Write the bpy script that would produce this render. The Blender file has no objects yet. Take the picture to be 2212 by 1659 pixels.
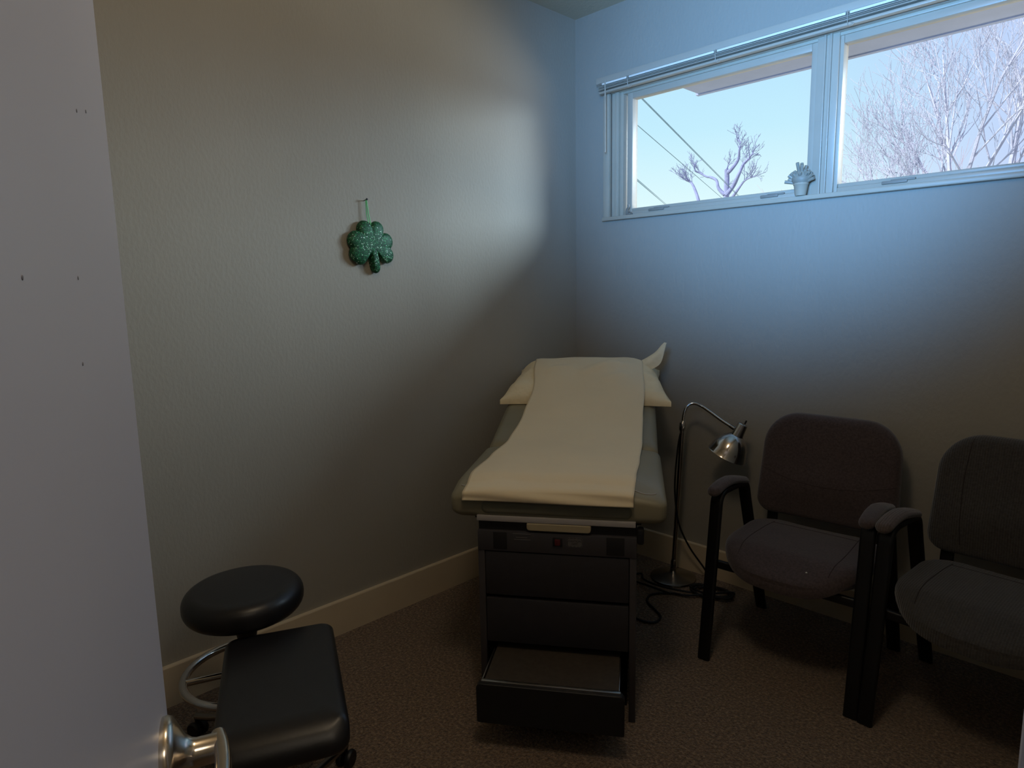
import bpy, bmesh, math, random
from mathutils import Vector, Matrix
from mathutils.bvhtree import BVHTree

random.seed(7)
SC = bpy.context.scene
COL = SC.collection
PI = math.pi

# ------------------------------------------------------------------ materials
def lin(c):
    return tuple((v / 255 / 12.92) if v / 255 <= 0.04045 else ((v / 255 + 0.055) / 1.055) ** 2.4 for v in c) + (1.0,)

def mat(name, col, rough=0.55, metal=0.0, var=None, bump=None, spec=0.5, coat=0.0, sheen=0.0, stretch=None, wave=None):
    """var=(scale, amount) mottles the colour, bump=(scale, strength, distance) adds relief."""
    m = bpy.data.materials.new(name)
    m.use_nodes = True
    nt = m.node_tree
    b = nt.nodes['Principled BSDF']
    b.inputs['Base Color'].default_value = lin(col)
    b.inputs['Roughness'].default_value = rough
    b.inputs['Metallic'].default_value = metal
    b.inputs['Specular IOR Level'].default_value = spec
    b.inputs['Coat Weight'].default_value = coat
    b.inputs['Sheen Weight'].default_value = sheen
    tc = nt.nodes.new('ShaderNodeTexCoord')
    src = tc.outputs['Object']
    if stretch:
        mp = nt.nodes.new('ShaderNodeMapping')
        mp.inputs['Scale'].default_value = stretch
        nt.links.new(src, mp.inputs['Vector'])
        src = mp.outputs['Vector']
    if var:
        n = nt.nodes.new('ShaderNodeTexNoise')
        n.inputs['Scale'].default_value = var[0]
        n.inputs['Detail'].default_value = 4
        nt.links.new(src, n.inputs['Vector'])
        r = nt.nodes.new('ShaderNodeValToRGB')
        c = lin(col)
        r.color_ramp.elements[0].position = 0.3
        r.color_ramp.elements[1].position = 0.7
        r.color_ramp.elements[0].color = tuple(v * (1 - var[1]) for v in c[:3]) + (1,)
        r.color_ramp.elements[1].color = tuple(min(1, v * (1 + var[1])) for v in c[:3]) + (1,)
        nt.links.new(n.outputs['Fac'], r.inputs['Fac'])
        nt.links.new(r.outputs['Color'], b.inputs['Base Color'])
    if bump:
        n2 = nt.nodes.new('ShaderNodeTexNoise')
        n2.inputs['Scale'].default_value = bump[0]
        n2.inputs['Detail'].default_value = 3
        nt.links.new(src, n2.inputs['Vector'])
        bp = nt.nodes.new('ShaderNodeBump')
        bp.inputs['Strength'].default_value = bump[1]
        bp.inputs['Distance'].default_value = bump[2]
        h = n2.outputs['Fac']
        if wave:
            w = nt.nodes.new('ShaderNodeTexWave')
            w.wave_type = 'BANDS'
            w.bands_direction = 'X'
            w.inputs['Scale'].default_value = wave
            w.inputs['Distortion'].default_value = 0.6
            nt.links.new(tc.outputs['Object'], w.inputs['Vector'])
            mx = nt.nodes.new('ShaderNodeMath')
            mx.operation = 'ADD'
            nt.links.new(w.outputs['Fac'], mx.inputs[0])
            nt.links.new(h, mx.inputs[1])
            h = mx.outputs[0]
        nt.links.new(h, bp.inputs['Height'])
        nt.links.new(bp.outputs['Normal'], b.inputs['Normal'])
    return m

M = {}
M['wall'] = mat('wall_paint', (167, 163, 152), 0.62, var=(3, 0.03), bump=(95, 0.30, 0.004), stretch=(1, 1, 0.55))
M['wall_far'] = mat('far_wall_paint', (163, 159, 149), 0.6, var=(3, 0.03), bump=(75, 0.3, 0.005), stretch=(1, 1, 0.55))
M['ceiling'] = mat('ceiling_paint', (196, 184, 160), 0.7, bump=(60, 0.3, 0.004))
M['trim'] = mat('trim_paint', (216, 200, 172), 0.4, var=(5, 0.03), bump=(20, 0.05, 0.002))
M['casing'] = mat('window_paint', (188, 178, 160), 0.4, var=(8, 0.03))
M['sash'] = mat('sash_vinyl', (184, 174, 158), 0.35, var=(8, 0.03))
M['door'] = mat('door_paint', (192, 196, 212), 0.42, var=(2.5, 0.02), bump=(30, 0.06, 0.002))
M['black_vinyl'] = mat('black_vinyl', (30, 29, 31), 0.36, var=(20, 0.12), bump=(160, 0.12, 0.001))
M['olive_vinyl'] = mat('olive_vinyl', (134, 128, 106), 0.42, var=(9, 0.06), bump=(50, 0.12, 0.002))
M['dark_vinyl'] = mat('dark_vinyl', (104, 102, 86), 0.5, var=(14, 0.1), bump=(60, 0.15, 0.002))
M['cab'] = mat('charcoal_laminate', (46, 44, 48), 0.5, var=(30, 0.08), bump=(220, 0.08, 0.0006))
M['cab_edge'] = mat('charcoal_stile', (66, 62, 64), 0.5, var=(30, 0.06))
M['cab_dark'] = mat('black_laminate', (26, 25, 27), 0.55, var=(20, 0.1))
M['panel'] = mat('control_panel_plastic', (62, 60, 64), 0.45, var=(40, 0.05))
M['tread'] = mat('tread_rubber', (58, 50, 42), 0.75, var=(60, 0.15), bump=(120, 0.3, 0.001))
M['alu'] = mat('brushed_aluminium', (190, 186, 180), 0.3, 1.0, var=(30, 0.05))
M['bar'] = mat('pale_bar', (170, 166, 166), 0.45, var=(12, 0.05))
M['cream'] = mat('cream_plastic', (168, 156, 128), 0.5, var=(10, 0.04))
M['red'] = mat('red_switch', (84, 24, 28), 0.35, var=(40, 0.06))
M['mark'] = mat('pale_printing', (92, 90, 91), 0.6, var=(60, 0.08))
M['mark_dark'] = mat('dark_printing', (16, 15, 16), 0.6, var=(60, 0.08))
M['paper'] = mat('exam_paper', (232, 216, 184), 0.75, var=(6, 0.02), bump=(18, 0.2, 0.006))
M['pillow'] = mat('pillowcase_cotton', (238, 222, 186), 0.85, var=(8, 0.03), bump=(11, 0.5, 0.025))
M['chrome'] = mat('chrome', (205, 200, 195), 0.12, 1.0, var=(6, 0.02))
M['chrome_dull'] = mat('worn_chrome', (150, 146, 142), 0.25, 1.0, var=(12, 0.06))
M['nickel'] = mat('satin_nickel', (196, 186, 172), 0.2, 1.0, var=(12, 0.03))
M['black_plastic'] = mat('black_plastic', (20, 20, 22), 0.45, var=(30, 0.1))
M['black_metal'] = mat('black_powder_coat', (19, 18, 19), 0.38, var=(40, 0.12), bump=(240, 0.1, 0.0006))
M['cord'] = mat('black_rubber_cord', (14, 14, 15), 0.5, var=(30, 0.1))
M['fabric_a'] = mat('purple_brown_weave', (70, 58, 58), 0.95, var=(140, 0.3), bump=(260, 0.5, 0.0015), sheen=0.3)
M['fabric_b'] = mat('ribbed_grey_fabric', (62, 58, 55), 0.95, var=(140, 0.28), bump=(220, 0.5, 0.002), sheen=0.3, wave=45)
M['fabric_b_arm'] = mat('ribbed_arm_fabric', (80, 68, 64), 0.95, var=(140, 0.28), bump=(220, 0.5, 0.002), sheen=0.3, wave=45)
M['seam'] = mat('seam_thread', (36, 29, 29), 0.95, var=(90, 0.2))
M['seam_soft'] = mat('purple_seam_thread', (54, 44, 44), 0.95, var=(90, 0.2))
M['lint'] = mat('white_lint', (225, 220, 205), 0.9, var=(90, 0.05))
M['ribbon'] = mat('green_ribbon', (92, 190, 110), 0.45, var=(30, 0.15))
M['nail'] = mat('dark_steel', (48, 46, 48), 0.4, 0.9, var=(30, 0.1))
M['pot'] = mat('pot_clay', (186, 174, 154), 0.6, var=(20, 0.08))
M['leaf'] = mat('succulent_leaf', (158, 152, 138), 0.5, var=(30, 0.12))
M['latch'] = mat('grey_latch', (142, 136, 126), 0.5, var=(20, 0.08))
M['slat'] = mat('blind_slat', (182, 174, 160), 0.35, var=(10, 0.03))
M['slat_glint'] = mat('painted_slat_glint', (250, 246, 236), 0.3, var=(10, 0.02))  # whiter than the other slats to paint in a highlight
M['nail_mark'] = mat('filled_nail_hole', (120, 120, 130), 0.6, var=(40, 0.1))
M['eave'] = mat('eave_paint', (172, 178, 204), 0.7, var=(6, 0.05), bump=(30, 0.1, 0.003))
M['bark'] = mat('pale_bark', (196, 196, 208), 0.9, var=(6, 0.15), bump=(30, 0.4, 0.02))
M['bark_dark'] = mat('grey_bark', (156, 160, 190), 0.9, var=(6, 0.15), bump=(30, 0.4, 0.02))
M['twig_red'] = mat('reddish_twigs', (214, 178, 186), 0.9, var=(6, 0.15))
M['wire'] = mat('wire_sheath', (136, 166, 172), 0.6, var=(3, 0.1))
M['grass'] = mat('winter_grass', (150, 146, 128), 0.95, var=(2, 0.2), bump=(8, 0.5, 0.05))

def carpet_mat():
    m = bpy.data.materials.new('brown_carpet')
    m.use_nodes = True
    nt = m.node_tree
    b = nt.nodes['Principled BSDF']
    b.inputs['Roughness'].default_value = 1.0
    b.inputs['Specular IOR Level'].default_value = 0.1
    b.inputs['Sheen Weight'].default_value = 0.25
    tc = nt.nodes.new('ShaderNodeTexCoord')
    v = nt.nodes.new('ShaderNodeTexVoronoi')
    v.inputs['Scale'].default_value = 190
    n = nt.nodes.new('ShaderNodeTexNoise')
    n.inputs['Scale'].default_value = 100
    n.inputs['Detail'].default_value = 6
    n.inputs['Roughness'].default_value = 0.75
    big = nt.nodes.new('ShaderNodeTexNoise')
    big.inputs['Scale'].default_value = 5
    r = nt.nodes.new('ShaderNodeValToRGB')
    r.color_ramp.elements[0].position = 0.33
    r.color_ramp.elements[0].color = lin((60, 47, 36))
    r.color_ramp.elements[1].position = 0.72
    r.color_ramp.elements[1].color = lin((212, 184, 148))
    e = r.color_ramp.elements.new(0.52)
    e.color = lin((136, 109, 85))
    mx = nt.nodes.new('ShaderNodeMixRGB')
    mx.blend_type = 'MULTIPLY'
    mx.inputs['Fac'].default_value = 0.15
    for x in (v, n, big):
        nt.links.new(tc.outputs['Object'], x.inputs['Vector'])
    nt.links.new(n.outputs['Fac'], r.inputs['Fac'])
    nt.links.new(r.outputs['Color'], mx.inputs['Color1'])
    nt.links.new(big.outputs['Fac'], mx.inputs['Color2'])
    nt.links.new(mx.outputs['Color'], b.inputs['Base Color'])
    ad = nt.nodes.new('ShaderNodeMath')
    ad.operation = 'ADD'
    nt.links.new(v.outputs['Distance'], ad.inputs[0])
    nt.links.new(n.outputs['Fac'], ad.inputs[1])
    bp = nt.nodes.new('ShaderNodeBump')
    bp.inputs['Strength'].default_value = 0.9
    bp.inputs['Distance'].default_value = 0.008
    nt.links.new(ad.outputs[0], bp.inputs['Height'])
    nt.links.new(bp.outputs['Normal'], b.inputs['Normal'])
    return m
M['carpet'] = carpet_mat()

def glitter_mat():
    m = bpy.data.materials.new('green_glitter')
    m.use_nodes = True
    nt = m.node_tree
    b = nt.nodes['Principled BSDF']
    b.inputs['Roughness'].default_value = 0.5
    b.inputs['Metallic'].default_value = 0.2
    tc = nt.nodes.new('ShaderNodeTexCoord')
    v = nt.nodes.new('ShaderNodeTexVoronoi')
    v.inputs['Scale'].default_value = 330
    nt.links.new(tc.outputs['Object'], v.inputs['Vector'])
    sep = nt.nodes.new('ShaderNodeSeparateColor')
    nt.links.new(v.outputs['Color'], sep.inputs['Color'])
    r = nt.nodes.new('ShaderNodeValToRGB')
    r.color_ramp.elements[0].position = 0.0
    r.color_ramp.elements[0].color = lin((14, 58, 36))
    r.color_ramp.elements[1].position = 1.0
    r.color_ramp.elements[1].color = lin((225, 255, 235))  # palest flakes paint the sparkle into the colour
    for p, c in ((0.6, (22, 86, 54)), (0.84, (30, 112, 68)), (0.93, (60, 160, 98))):
        e = r.color_ramp.elements.new(p)
        e.color = lin(c)
    nt.links.new(sep.outputs['Red'], r.inputs['Fac'])
    nt.links.new(r.outputs['Color'], b.inputs['Base Color'])
    nm = nt.nodes.new('ShaderNodeBump')
    nm.inputs['Strength'].default_value = 0.8
    nm.inputs['Distance'].default_value = 0.004
    nt.links.new(sep.outputs['Green'], nm.inputs['Height'])
    nt.links.new(nm.outputs['Normal'], b.inputs['Normal'])
    return m
M['glitter'] = glitter_mat()

def glass_mat():
    m = bpy.data.materials.new('window_glass')
    m.use_nodes = True
    nt = m.node_tree
    for n in list(nt.nodes):
        nt.nodes.remove(n)
    out = nt.nodes.new('ShaderNodeOutputMaterial')
    t = nt.nodes.new('ShaderNodeBsdfTransparent')
    t.inputs['Color'].default_value = (0.97, 0.985, 1, 1)
    g = nt.nodes.new('ShaderNodeBsdfGlossy')
    g.inputs['Roughness'].default_value = 0.02
    mx = nt.nodes.new('ShaderNodeMixShader')
    fr = nt.nodes.new('ShaderNodeFresnel')
    fr.inputs['IOR'].default_value = 1.06
    nt.links.new(fr.outputs['Fac'], mx.inputs['Fac'])
    nt.links.new(t.outputs['BSDF'], mx.inputs[1])
    nt.links.new(g.outputs['BSDF'], mx.inputs[2])
    nt.links.new(mx.outputs['Shader'], out.inputs['Surface'])
    return m
M['glass'] = glass_mat()

# ------------------------------------------------------------------ mesh tools
def link(name, me, m=None, parent=None):
    o = bpy.data.objects.new(name, me)
    COL.objects.link(o)
    if m is not None:
        me.materials.append(m)
    if parent is not None:
        o.parent = parent
    return o

def obj(name, bm, m, parent=None, smooth=True, angle=38):
    bmesh.ops.recalc_face_normals(bm, faces=bm.faces[:])
    me = bpy.data.meshes.new(name)
    bm.to_mesh(me)
    bm.free()
    if smooth:
        for p in me.polygons:
            p.use_smooth = True
        me.set_sharp_from_angle(angle=math.radians(angle))
    return link(name, me, m, parent)

def thing(name, label, cat, loc=(0, 0, 0), rotz=0.0, group=None):
    o = bpy.data.objects.new(name, None)
    COL.objects.link(o)
    o.location = loc
    o.rotation_euler = (0, 0, rotz)
    o.empty_display_size = 0.1
    return tag(o, label, cat, group)

def tag(o, label, cat, group=None):
    o['label'] = label
    o['category'] = cat
    if group:
        o['group'] = group
    return o

def struct(name, bm, m, parent=None, smooth=True, label=None):
    o = obj(name, bm, m, parent, smooth)
    if parent is None:
        o['kind'] = 'structure'
        if label:
            o['label'] = label
    return o

def box(bm, x0, x1, y0, y1, z0, z1, bev=0.0, seg=2, mtx=None):
    r = bmesh.ops.create_cube(bm, size=1.0)
    vs = r['verts']
    for v in vs:
        v.co = Vector(((x0 + x1) / 2 + v.co.x * (x1 - x0), (y0 + y1) / 2 + v.co.y * (y1 - y0), (z0 + z1) / 2 + v.co.z * (z1 - z0)))
    if bev > 0:
        es = list({e for v in vs for e in v.link_edges})
        r2 = bmesh.ops.bevel(bm, geom=es, offset=bev, segments=seg, profile=0.5, affect='EDGES')
        vs = list({v for v in r2['verts']} | {v for v in vs if v.is_valid})
    if mtx is not None:
        for v in vs:
            if v.is_valid:
                v.co = mtx @ v.co
    return bm

def B(*a, **k):
    return box(bmesh.new(), *a, **k)

def catmull(pts, n=8):
    pts = [Vector(p) for p in pts]
    out = []
    for i in range(len(pts) - 1):
        p0 = pts[max(i - 1, 0)]
        p1, p2 = pts[i], pts[i + 1]
        p3 = pts[min(i + 2, len(pts) - 1)]
        for k in range(n):
            t = k / n
            out.append(0.5 * ((2 * p1) + (p2 - p0) * t + (2 * p0 - 5 * p1 + 4 * p2 - p3) * t * t + (3 * p1 - p0 - 3 * p2 + p3) * t ** 3))
    out.append(pts[-1])
    return out

def sweep(bm, pts, rad, seg=10, section=None, binormal=None, caps=True):
    """sweep a round (or 2-D `section`) profile along pts; rad may be a list."""
    pts = [Vector(p) for p in pts]
    n = len(pts)
    if not isinstance(rad, (list, tuple)):
        rad = [rad] * n
    sec = section or [(math.cos(2 * PI * k / seg), math.sin(2 * PI * k / seg)) for k in range(seg)]
    rings = []
    prev = None
    for i in range(n):
        t = (pts[min(i + 1, n - 1)] - pts[max(i - 1, 0)])
        if t.length < 1e-9:
            t = Vector((0, 0, 1))
        t.normalize()
        if binormal is not None:
            b = Vector(binormal).normalized()
            nn = t.cross(b).normalized()
        else:
            if prev is None:
                a = Vector((0, 0, 1)) if abs(t.z) < 0.9 else Vector((1, 0, 0))
                nn = (a - t * a.dot(t)).normalized()
            else:
                nn = (prev - t * prev.dot(t))
                nn = nn.normalized() if nn.length > 1e-6 else t.orthogonal().normalized()
            b = t.cross(nn)
        prev = nn
        rings.append([bm.verts.new(pts[i] + (b * x + nn * y) * rad[i]) for x, y in sec])
    k = len(sec)
    for i in range(n - 1):
        for j in range(k):
            bm.faces.new((rings[i][j], rings[i][(j + 1) % k], rings[i + 1][(j + 1) % k], rings[i + 1][j]))
    if caps:
        bm.faces.new(rings[0][::-1])
        bm.faces.new(rings[-1])
    return bm

def S(*a, **k):
    return sweep(bmesh.new(), *a, **k)

def flat_section(w, t, r=None, n=4):
    """rounded rectangle w (along binormal) x t, as sweep section with rad=1"""
    r = min(w, t) / 2 * 0.9 if r is None else r
    out = []
    for cx, cy, a0 in ((w / 2 - r, t / 2 - r, 0), (-w / 2 + r, t / 2 - r, 90), (-w / 2 + r, -t / 2 + r, 180), (w / 2 - r, -t / 2 + r, 270)):
        for k in range(n + 1):
            a = math.radians(a0 + 90 * k / n)
            out.append((cx + r * math.cos(a), cy + r * math.sin(a)))
    return out

def lathe(bm, prof, seg=32, mtx=None):
    """prof = [(r, z)...] from bottom to top"""
    rings = []
    for r, z in prof:
        if r < 1e-6:
            rings.append([bm.verts.new((0, 0, z))])
        else:
            rings.append([bm.verts.new((r * math.cos(2 * PI * k / seg), r * math.sin(2 * PI * k / seg), z)) for k in range(seg)])
    for a, b in zip(rings, rings[1:]):
        for k in range(seg):
            k2 = (k + 1) % seg
            if len(a) == 1 and len(b) == 1:
                continue
            if len(a) == 1:
                bm.faces.new((a[0], b[k2], b[k]))
            elif len(b) == 1:
                bm.faces.new((a[k], a[k2], b[0]))
            else:
                bm.faces.new((a[k], a[k2], b[k2], b[k]))
    if mtx is not None:
        for ring in rings:
            for v in ring:
                v.co = mtx @ v.co
    return bm

def axis_mtx(origin, direction):
    d = Vector(direction).normalized()
    return Matrix.Translation(origin) @ d.to_track_quat('Z', 'Y').to_matrix().to_4x4()

def rrect(hw, hd, radii, n=8, m=7):
    """rounded rectangle outline; radii = (front-right, back-right, back-left, front-left), front = -y;
    m extra points along each straight side so that bends stay smooth"""
    fr, br, bl, fl = radii
    arcs = []
    for cx, cy, r, a0 in ((hw - br, hd - br, br, 0), (-hw + bl, hd - bl, bl, 90), (-hw + fl, -hd + fl, fl, 180), (hw - fr, -hd + fr, fr, 270)):
        arcs.append([(cx + r * math.cos(math.radians(a0 + 90 * k / n)), cy + r * math.sin(math.radians(a0 + 90 * k / n))) for k in range(n + 1)])
    out = []
    for i in range(4):
        out += arcs[i]
        p, q = arcs[i][-1], arcs[(i + 1) % 4][0]
        for k in range(1, m + 1):
            t = k / (m + 1)
            out.append((p[0] + (q[0] - p[0]) * t, p[1] + (q[1] - p[1]) * t))
    return out

def pad(outline, layers, dome=0.0, rings=7, dome_bottom=0.0, fn=None):
    """stack of inset copies of `outline` (inset in metres), closed; layers [(inset, z)...] bottom to top"""
    bm = bmesh.new()
    xs = [p[0] for p in outline]
    ys = [p[1] for p in outline]
    hx, hy = (max(xs) - min(xs)) / 2, (max(ys) - min(ys)) / 2
    cx, cy = (max(xs) + min(xs)) / 2, (max(ys) + min(ys)) / 2
    def ring(inset, z, s=1.0):
        if fn:
            return [bm.verts.new((x * s, y * s, z)) for x, y in fn(inset)]
        fx, fy = (1 - inset / hx) * s, (1 - inset / hy) * s
        return [bm.verts.new((cx + (x - cx) * fx, cy + (y - cy) * fy, z)) for x, y in outline]
    rs = []
    i0, z0 = layers[0]
    for k in range(1, rings):
        s = k / rings
        rs.append(ring(i0, z0 - dome_bottom * (1 - s * s), s))
    for i, z in layers:
        rs.append(ring(i, z))
    i1, z1 = layers[-1]
    for k in range(rings - 1, 0, -1):
        s = k / rings
        rs.append(ring(i1, z1 + dome * (1 - s * s), s))
    n = len(outline)
    for a, b in zip(rs, rs[1:]):
        for k in range(n):
            bm.faces.new((a[k], a[(k + 1) % n], b[(k + 1) % n], b[k]))
    for rr, z, flip in ((rs[0], z0 - dome_bottom, True), (rs[-1], z1 + dome, False)):
        c = bm.verts.new((cx, cy, z))
        for k in range(n):
            f = (rr[k], rr[(k + 1) % n], c)
            bm.faces.new(f[::-1] if flip else f)
    return bm

def soft_layers(z0, z1, r, n=5):
    """quarter-round bottom and top edges"""
    out = []
    for k in range(n + 1):
        a = PI / 2 * k / n
        out.append((r * (1 - math.sin(a)), z0 + r * (1 - math.cos(a))))
    for k in range(n + 1):
        a = PI / 2 * k / n
        out.append((r * (1 - math.cos(a)), z1 - r * (1 - math.sin(a))))
    return out

def deform(bm, fn):
    for v in bm.verts:
        v.co = Vector(fn(v.co.x, v.co.y, v.co.z))
    return bm

def smooth01(t):
    t = max(0.0, min(1.0, t))
    return t * t * (3 - 2 * t)

def text_obj(name, body, size, m, parent, mtx):
    cu = bpy.data.curves.new(name, 'FONT')
    cu.body = body
    cu.size = size
    cu.align_x = 'CENTER'
    cu.align_y = 'CENTER'
    cu.extrude = 0.0003
    tmp = bpy.data.objects.new('tmp_text', cu)
    COL.objects.link(tmp)
    dg = bpy.context.evaluated_depsgraph_get()
    me = bpy.data.meshes.new_from_object(tmp.evaluated_get(dg))
    bpy.data.objects.remove(tmp)
    bpy.data.curves.remove(cu)
    me.transform(mtx)
    me.name = name
    me.materials.clear()
    return link(name, me, m, parent)

# ------------------------------------------------------------------ room shell
RX = 2.31          # face of the wall that holds the doorway
FY = -3.20         # wall behind the camera
H = 2.684
WX0, WX1, WZ0, WZ1 = 0.205, 2.13, 1.70, 2.315     # window hole

bm = bmesh.new(); box(bm, -0.12, 3.9, FY - 0.12, 0.12, -0.06, 0.0)
floor = struct('floor', bm, M['carpet'], smooth=False, label='brown speckled carpet floor')
bm = bmesh.new(); box(bm, -0.12, 3.9, FY - 0.12, 0.12, H, H + 0.08)
struct('ceiling', bm, M['ceiling'], smooth=False, label='pale ceiling')
bm = bmesh.new(); box(bm, -0.12, 0.0, FY - 0.12, 0.12, 0.0, H)
struct('wall_left', bm, M['wall'], smooth=False, label='textured greige wall with the shamrock')
bm = bmesh.new()
box(bm, 0.0, WX0, 0.0, 0.12, 0.0, H)
box(bm, WX1, 3.9, 0.0, 0.12, 0.0, H)
box(bm, WX0, WX1, 0.0, 0.12, 0.0, WZ0)
box(bm, WX0, WX1, 0.0, 0.12, WZ1, H)
struct('wall_back', bm, M['wall_far'], smooth=False, label='textured wall with the high window')
DY0, DY1 = -2.93, -2.14     # doorway
bm = bmesh.new()
box(bm, RX, RX + 0.12, DY1, 0.0, 0.0, H)
box(bm, RX, RX + 0.12, FY, DY0, 0.0, H)
box(bm, RX, RX + 0.12, DY0, DY1, 2.08, H)
struct('wall_right', bm, M['wall_far'], smooth=False, label='wall with the doorway')
bm = bmesh.new(); box(bm, 0.0, 3.9, FY - 0.12, FY, 0.0, H)
struct('wall_front', bm, M['wall_far'], smooth=False, label='wall behind the door')
bm = bmesh.new(); box(bm, 3.78, 3.9, FY, 0.0, 0.0, H)
struct('wall_hallway', bm, M['wall_far'], smooth=False, label='hallway wall outside the doorway')

BBH, BBT = 0.1415, 0.0165
def baseboard(name, pts, lab):
    """profile with a flat, slightly rounded top"""
    (x0, y0), (x1, y1), (nx, ny) = pts
    bm = bmesh.new()
    prof = [(0, 0), (BBT, 0), (BBT, BBH - 0.004), (BBT - 0.0015, BBH - 0.001), (BBT - 0.004, BBH), (0, BBH)]
    rings = []
    for (x, y) in ((x0, y0), (x1, y1)):
        rings.append([bm.verts.new((x + nx * a, y + ny * a, z)) for a, z in prof])
    n = len(prof)
    for k in range(n):
        bm.faces.new((rings[0][k], rings[0][(k + 1) % n], rings[1][(k + 1) % n], rings[1][k]))
    bm.faces.new(rings[0]); bm.faces.new(rings[1][::-1])
    return struct(name, bm, M['trim'], smooth=False, label=lab)
baseboard('baseboard_left', ((0, FY), (0, 0), (1, 0)), 'cream baseboard along the shamrock wall')
baseboard('baseboard_back', ((BBT, 0), (RX, 0), (0, -1)), 'cream baseboard under the window wall')
baseboard('baseboard_right', ((RX, -BBT), (RX, DY1 + 0.04), (-1, 0)), 'cream baseboard beside the doorway')

bm = bmesh.new()
box(bm, 2.2212, RX + 0.13, -2.285, -2.14, 0.0, 2.08, 0.004)
struct('trim_1', bm, M['door'], label='pale door jamb at the right edge')

# ------------------------------------------------------------------ open door with lever
LA = Vector((1.676, -2.556, 0))                       # latch edge, visible face
DDIR = Vector((-0.92978, 0.36812, 0)).normalized()       # hinge -> latch
NRM = Vector((0.36812, 0.92978, 0)).normalized()         # visible face normal
ang = math.atan2(DDIR.y, DDIR.x)
door = bpy.data.objects.new('door_1', None)
COL.objects.link(door)
hinge = LA - DDIR * 0.80
door.location = hinge
door.rotation_euler = (0, 0, ang)
door['kind'] = 'structure'
door['label'] = 'pale grey door standing open at the left edge'
# local: x = towards latch, visible face at y=0 looking to -y (turned: normal is local -y)
obj('door_leaf', B(0, 0.80, 0.0, 0.035, 0.012, 2.04, 0.0018, 2), M['door'], door)
hx, hz = 0.755, 0.992
lever = obj('lever_handle', bmesh.new(), M['nickel'], door)
def lever_mesh():
    bm = bmesh.new()
    mt = axis_mtx((hx, 0.0, hz), (0, -1, 0))
    lathe(bm, [(0.0, 0), (0.033, 0), (0.0335, 0.004), (0.032, 0.0075), (0.0275, 0.010), (0.0165, 0.016), (0.0125, 0.021), (0.0115, 0.024), (0.0113, 0.040), (0.0, 0.040)], 48, mt)
    sec = flat_section(0.021, 0.012, 0.0055, 5)
    pts = catmull([(hx + 0.010, -0.040, hz), (hx - 0.006, -0.043, hz), (hx - 0.03, -0.0445, hz), (hx - 0.07, -0.043, hz - 0.001), (hx - 0.112, -0.039, hz - 0.003)], 6)
    sweep(bm, pts, 1.0, section=sec, binormal=(0, 0, 1))
    return bm
bm = lever_mesh()
bmesh.ops.recalc_face_normals(bm, faces=bm.faces[:])
bm.to_mesh(lever.data); bm.free()
for p in lever.data.polygons:
    p.use_smooth = True
lever.data.set_sharp_from_angle(angle=math.radians(40))
for x, z in ((0.687, 1.476), (0.718, 1.483), (0.53, 1.373), (0.637, 1.375), (0.624, 1.328)):
    obj('nail_mark', lathe(bmesh.new(), [(0, 0), (0.0012, 0), (0.0010, 0.0003), (0, 0.0004)], 10, axis_mtx((x, 0, z), (0, -1, 0))), M['nail_mark'], door)
obj('latch_plate', B(0.80, 0.8012, 0.006, 0.029, hz - 0.028, hz + 0.028), M['nickel'], door)

# ------------------------------------------------------------------ window
win = bpy.data.objects.new('window_1', None)
COL.objects.link(win)
win.location = (0, 0, 0)
win['kind'] = 'structure'
win['label'] = 'wide high window with two sashes'
# flat casing boards and the narrow sill/apron lip
bm = bmesh.new()
box(bm, 0.192, 0.226, -0.020, 0.0, 1.690, 2.345, 0.002)
box(bm, 2.11, 2.15, -0.020, 0.0, 1.690, 2.345, 0.002)
box(bm, 0.192, 2.15, -0.020, 0.0, 2.315, 2.348, 0.002)
obj('casing', bm, M['casing'], win)
obj('sill', B(0.186, 2.156, -0.024, 0.020, 1.684, 1.702, 0.003), M['casing'], win)
# jamb liner with stepped tracks (left, right, head)
bm = bmesh.new()
for (x0, x1, yb) in ((0.226, 0.246, 0.004), (0.249, 0.268, -0.004), (0.271, 0.290, 0.010)):
    box(bm, x0, x1, yb, 0.10, 1.700, 2.315, 0.002)
    box(bm, 2.336 - x1, 2.336 - x0, yb, 0.10, 1.700, 2.315, 0.002)
box(bm, 0.226, 2.11, 0.002, 0.10, 2.295, 2.315, 0.002)
box(bm, 0.226, 2.11, -0.006, 0.10, 2.283, 2.297, 0.002)
box(bm, 0.290, 2.05, 0.010, 0.10, 2.272, 2.285, 0.002)
obj('jamb_liner', bm, M['casing'], win)
# centre mullion with two raised beads
bm = bmesh.new()
box(bm, 1.196, 1.276, 0.004, 0.10, 1.702, 2.285, 0.002)
box(bm, 1.222, 1.231, -0.006, 0.02, 1.702, 2.285, 0.002)
box(bm, 1.243, 1.252, -0.006, 0.02, 1.702, 2.285, 0.002)
obj('mullion', bm, M['sash'], win)
def sash(x0, x1):
    bm = bmesh.new()
    box(bm, x0, x0 + 0.030, 0.018, 0.062, 1.702, 2.275, 0.003)
    box(bm, x1 - 0.030, x1, 0.018, 0.062, 1.702, 2.275, 0.003)
    box(bm, x0 + 0.03, x1 - 0.03, 0.0182, 0.0618, 1.702, 1.722, 0.003)
    box(bm, x0 + 0.03, x1 - 0.03, 0.026, 0.0618, 1.722, 1.737, 0.003)
    box(bm, x0 + 0.03, x1 - 0.03, 0.0182, 0.0618, 2.245, 2.275, 0.003)
    s = obj('sash', bm, M['sash'], win)
    obj('pane', B(x0 + 0.028, x1 - 0.028, 0.042, 0.046, 1.735, 2.247), M['glass'], s)
    return s
s1 = sash(0.308, 1.200)
s2 = sash(1.258, 2.046)
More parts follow.
